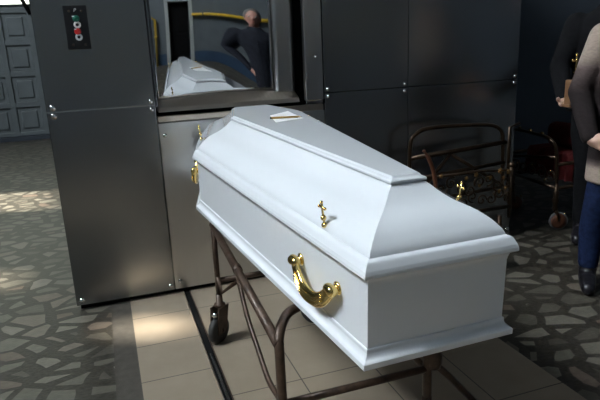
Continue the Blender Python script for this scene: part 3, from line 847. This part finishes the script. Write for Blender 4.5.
# velvet covered deck with draped folds at the end
vm = MB()
N = 40
tv, tf = [], []
for i in range(N + 1):
    y = 3.27 + 0.50 * i / N
    w = 0.014 * math.sin(i * 1.25)
    for x, z in ((4.30, 0.55), (3.30, 0.55), (3.285 + w, 0.52), (3.28 + w * 1.5, 0.45), (3.275 + w * 2, 0.36)): tv.append((x, y, z))
for i in range(N):
    for j in range(4): tf.append((i * 5 + j, i * 5 + j + 1, (i + 1) * 5 + j + 1, (i + 1) * 5 + j))
vm.add(tv, tf, True)
vm.add([(x, y, z - 0.02) for x, y, z in tv], [tuple(reversed(f)) for f in tf], True)
vm.build('velvet_deck', M['velvet'], ca)
cush = MB()
cush.bbox(3.40, 3.52, 3.30, 3.72, 0.55, 0.745, 0.05)
co = remesh_build(cush, 'velvet_bolster', M['velvet'], ca, 0.012, 6)
co.location = -ca.location
for z in (0.60, 0.66, 0.71): MB().ball((3.52, 3.29, z), 0.008, 8, 6).build('tassel_bead', M['brass'], ca)
for x, y in ((3.105, 3.24), (3.168, 3.80), (4.30, 3.24), (4.30, 3.80)): ornate_caster(x, y, ca, -0.45)

# small wooden memorial icon with a brass crucifix, held by the figure in black
sx, sy = 2.695, 2.72
ms = thing('memorial_icon', 'small brown wooden icon box topped by a brass crucifix, held by the person in black', 'icon', (sx, sy, 1.0))
MB().bbox(sx - 0.055, sx + 0.055, sy - 0.02, sy + 0.03, 1.005, 1.155, 0.006).build('icon_case', M['dark_wood'], ms)
MB().bbox(sx - 0.062, sx + 0.062, sy - 0.026, sy + 0.034, 0.995, 1.010, 0.003).build('base_board', M['dark_wood'], ms)
MB().bbox(sx - 0.038, sx + 0.038, sy - 0.024, sy - 0.02, 1.03, 1.13, 0.001).build('icon_face', M['velvet'], ms)
MB().bbox(sx - 0.046, sx + 0.046, sy - 0.023, sy - 0.0195, 1.022, 1.138, 0.001).build('icon_border', M['brass'], ms)
cr = MB().tube([(sx - 0.01, sy, 1.15), (sx - 0.01, sy, 1.30)], 0.006, 8).tube([(sx - 0.035, sy, 1.265), (sx + 0.015, sy, 1.265)], 0.0055, 8).tube([(sx - 0.025, sy, 1.20), (sx + 0.005, sy, 1.19)], 0.004, 8)
for q in ((-0.01, 1.30), (-0.035, 1.265), (0.015, 1.265)): cr.ball((sx + q[0], sy, q[1]), 0.009, 8, 6)
cr.build('crucifix', M['brass'], ms)

# ------------------------------------------------------------------ people
def hand_mb(mb, wrist, direction, palm_n, thumb_side, s=1.0, curl=0.5):
    """palm with five separate, unequal, bent fingers; direction = towards the fingertips"""
    d = Vector(direction).normalized()
    n = Vector(palm_n); n = (n - d * n.dot(d)).normalized()      # palm side
    w = d.cross(n) * thumb_side                                   # towards the thumb
    W = Vector(wrist)
    mb.chain([W, W + d * 0.03 * s], [0.026 * s, 0.027 * s])
    for k in (-1.5, -0.5, 0.5, 1.5):
        mb.chain([W + d * 0.015 * s + w * k * 0.012 * s, W + d * 0.085 * s + w * k * 0.019 * s], [0.016 * s, 0.0125 * s], 10)
    for k, L in ((-1.5, 0.062), (-0.5, 0.078), (0.5, 0.084), (1.5, 0.074)):
        p = W + d * 0.086 * s + w * k * 0.0195 * s
        pts, rs, ang = [p], [0.0098 * s], 0.0
        for q, fr in enumerate((0.45, 0.32, 0.23)):
            ang += curl * (0.75 if q == 0 else 0.9)
            p = p + (d * math.cos(ang) + n * math.sin(ang)) * L * fr * s
            pts.append(p); rs.append((0.0092 - 0.0008 * q) * s)
        mb.chain(pts, rs, 10)
    t0 = W + d * 0.022 * s + w * 0.022 * s
    t1 = t0 + (d * 0.62 + w * 0.62 + n * 0.35) * 0.042 * s
    t2 = t1 + (d * 0.85 + w * 0.15 + n * 0.5) * 0.032 * s
    t3 = t2 + (d * 0.9 - w * 0.1 + n * 0.5) * 0.024 * s
    mb.chain([t0, t1, t2, t3], [0.0145 * s, 0.0115 * s, 0.0105 * s, 0.0085 * s], 10)

def person(label, loc, rotz, s, arms, skin, coat_mat, hem, leg_mat, shoe_mat, hair_mat, long_hair=False, stance=0.10, voxel=0.0085, body_w=1.0, toe_out=0.18, head_turn=0.0):
    """standing adult facing local -Y, 1.75 m tall times s; arms = ((elbow, wrist, hand dir, palm normal), ...) for x<0 and x>0"""
    root = thing('person', label, 'person', loc, (0, 0, rotz))
    S = lambda p: Vector(p) * s
    b = MB()
    # trunk, neck, head
    for c, r in (((0, 0.01, 0.94), (0.165 * body_w, 0.115, 0.12)), ((0, 0.005, 1.08), (0.145 * body_w, 0.10, 0.14)), ((0, 0.0, 1.27), (0.165 * body_w, 0.112, 0.17)), ((0, 0.01, 1.39), (0.175 * body_w, 0.095, 0.09))):
        b.ball(S(c), [q * s for q in r], 20, 12)
    b.chain([S((0, 0.015, 1.42)), S((0, 0.0, 1.54))], [0.058 * s, 0.052 * s])
    hb, hc = MB(), Vector((0, -0.012, 1.635))
    hb.ball(hc, (0.073, 0.092, 0.112), 22, 14)
    hb.ball(hc + Vector((0, -0.030, -0.055)), (0.054, 0.056, 0.058), 16, 10)
    hb.tube([hc + Vector((0, -0.084, 0.018)), hc + Vector((0, -0.107, -0.020)), hc + Vector((0, -0.082, -0.032))], [0.008, 0.014, 0.010], 8)
    for k in (-1, 1):
        hb.ball(hc + Vector((k * 0.074, 0.008, -0.005)), (0.010, 0.022, 0.032), 10, 8)
        hb.ball(hc + Vector((k * 0.032, -0.078, 0.028)), (0.022, 0.010, 0.007), 8, 6)
    hb.ball(hc + Vector((0, -0.086, -0.052)), (0.024, 0.010, 0.008), 8, 6)
    rt = Matrix.Rotation(head_turn, 3, 'Z')
    b.add([rt @ p * s for p in hb.v], hb.f, True)
    # legs
    for k in (-1, 1):
        hip, kn, an = (k * 0.088, 0.01, 0.90), (k * (stance * 0.9 + 0.005), -0.012, 0.49), (k * stance, 0.015, 0.085)
        b.chain([S(hip), S((k * 0.094, -0.005, 0.72)), S(kn), S((k * stance, 0.02, 0.36)), S(an)], [0.088 * s, 0.076 * s, 0.054 * s, 0.052 * s, 0.036 * s])
        b.chain([S((k * stance, 0.02, 0.05)), S((k * (stance + toe_out * 0.12), -0.14, 0.034))], [0.038 * s, 0.030 * s])
    hs = (-1, 1)
    for k, (el, wr, hd, pn) in zip(hs, arms):
        sh = (k * 0.175 * body_w, 0.01, 1.405)
        b.chain([S(sh), S(el), S(wr)], [0.056 * s, 0.041 * s, 0.027 * s])
        hand_mb(b, S(wr), hd, pn, 1 if k < 0 else -1, s)
    body = remesh_build(b, 'body', skin, root, voxel * s, 3)
    for k in (-1, 1):
        c = rt @ (hc + Vector((k * 0.031, -0.079, 0.013))) * s
        MB().ball(c, (0.0125 * s, 0.011 * s, 0.0085 * s), 12, 8).build('eye', M['eye'], root, True)
        MB().ball(c + rt @ Vector((0, -0.0085, 0)) * s, (0.0055 * s, 0.004 * s, 0.0055 * s), 10, 6).build('iris', M['iris'], root, True)
    MB().ball(rt @ (hc + Vector((0, -0.0935, -0.054))) * s, (0.022 * s, 0.006 * s, 0.0065 * s), 12, 6).build('mouth', M['lip'], root, True)
    # coat
    cm = MB()
    w = body_w
    rings = [(hem, 0.205 * w, 0.165), ((hem + 0.95) / 2, 0.200 * w, 0.155), (0.95, 0.192 * w, 0.148), (1.10, 0.180 * w, 0.135), (1.25, 0.192 * w, 0.138), (1.36, 0.198 * w, 0.130), (1.43, 0.165 * w, 0.110), (1.485, 0.095, 0.082), (1.52, 0.068, 0.066)]
    n = 28
    cv = [S((rx * math.cos(2 * PI * j / n), 0.006 + ry * math.sin(2 * PI * j / n), z)) for z, rx, ry in rings for j in range(n)]
    cf = [(i * n + j, i * n + (j + 1) % n, (i + 1) * n + (j + 1) % n, (i + 1) * n + j) for i in range(len(rings) - 1) for j in range(n)]
    cf += [tuple(reversed(range(n))), tuple((len(rings) - 1) * n + j for j in range(n))]
    cm.add(cv, cf, True)
    for k, (el, wr, hd, pn) in zip(hs, arms):
        sh = (k * 0.170 * w, 0.01, 1.395)
        wrv = Vector(el).lerp(Vector(wr), 0.93)
        mid = Vector(sh).lerp(Vector(el), 0.5)
        cm.chain([S(sh), S(mid), S(el), S(Vector(el).lerp(Vector(wr), 0.5)), S(wrv)], [0.076 * s, 0.069 * s, 0.062 * s, 0.054 * s, 0.046 * s])
    ct = remesh_build(cm, 'coat', coat_mat, root, 0.011 * s, 5)
    # front closing and pockets
    MB().tube([S((0.0, 0.006 - ry - 0.001, z)) for z, rx, ry in rings[:6]], 0.006 * s, 6).build('coat_placket', coat_mat, ct, True)
    # trousers and shoes
    for k in (-1, 1):
        tm = MB().chain([S((k * 0.088, 0.01, 0.90)), S((k * 0.095, -0.005, 0.72)), S((k * (stance * 0.9 + 0.005), -0.010, 0.49)), S((k * stance, 0.02, 0.34)), S((k * stance, 0.018, 0.135))], [0.100 * s, 0.090 * s, 0.070 * s, 0.066 * s, 0.056 * s])
        remesh_build(tm, 'trouser_leg', leg_mat, root, 0.011 * s, 4)
        sm = MB().chain([S((k * stance, 0.022, 0.05)), S((k * (stance + toe_out * 0.06), -0.06, 0.048)), S((k * (stance + toe_out * 0.13), -0.155, 0.040))], [0.047 * s, 0.046 * s, 0.038 * s])
        sm.chain([S((k * stance, 0.02, 0.06)), S((k * stance, 0.018, 0.21))], [0.048 * s, 0.054 * s])
        sh = remesh_build(sm, 'boot', shoe_mat, root, 0.009 * s, 4)
        for v_ in sh.data.vertices:
            if v_.co.z < 0.002: v_.co.z = 0.002
    # hair
    hm = MB()
    hm.ball(rt @ (hc + Vector((0, 0.018, 0.022))) * s, (0.084 * s, 0.094 * s, 0.104 * s), 20, 12)
    if long_hair:
        for k in (-1, 1):
            hm.chain([rt @ (hc + Vector((k * 0.055, 0.05, 0.02))) * s, rt @ (hc + Vector((k * 0.075, 0.055, -0.10))) * s, rt @ (hc + Vector((k * 0.085, 0.06, -0.20))) * s], [0.05 * s, 0.045 * s, 0.03 * s])
        hm.chain([rt @ (hc + Vector((0, 0.07, 0.0))) * s, rt @ (hc + Vector((0, 0.085, -0.22))) * s], [0.06 * s, 0.06 * s])
    remesh_build(hm, 'hair', hair_mat, root, 0.010 * s, 4)
    return root

# woman at the right edge, her right arm bent across her front
person('person in beige and black banded coat, blue jeans and black boots at the right edge', (2.655, 2.275, 0), -0.62, 1.0,
       (((-0.262, 0.03, 1.11), (-0.232, -0.195, 0.885), (0.80, -0.50, -0.25), (0.5, 0.8, 0.0)), ((0.27, 0.02, 1.12), (0.12, -0.22, 1.00), (-0.9, -0.3, 0.0), (-0.2, 0.9, 0.0))),
       M['skin'], M['coat'], 0.62, M['denim'], M['boot'], M['hair_brown'], True, stance=0.145)
# figure in black close behind her
person('person in black coat standing behind the woman in the banded coat', (3.175, 2.945, 0), -0.75, 1.06,
       (((-0.275, -0.06, 1.14), (-0.235, -0.29, 0.955), (0.05, -0.9, -0.25), (0.2, 0, 1)), ((0.255, 0.03, 1.13), (0.24, -0.06, 0.88), (-0.05, -0.25, -1), (-1, 0, 0))),
       M['skin'], M['black_cloth'], 0.86, M['black_cloth'], M['boot'], M['hair_black'], stance=0.075, body_w=1.12)
# man who is only seen mirrored in the polished furnace door
person('person in dark jacket, hand at hip, seen mirrored in the furnace door', (1.93, 0.95, 0), PI + 0.42, 1.015,
       (((-0.27, 0.05, 1.13), (-0.22, -0.05, 0.88), (0.0, -0.2, -1), (1, 0, 0)), ((0.34, 0.08, 1.14), (0.24, -0.03, 0.93), (-0.8, -0.4, -0.4), (-0.5, 0.8, 0))),
       M['skin_red'], M['dark_jacket'], 0.72, M['dark_jacket'], M['boot'], M['hair_grey'], body_w=1.1)
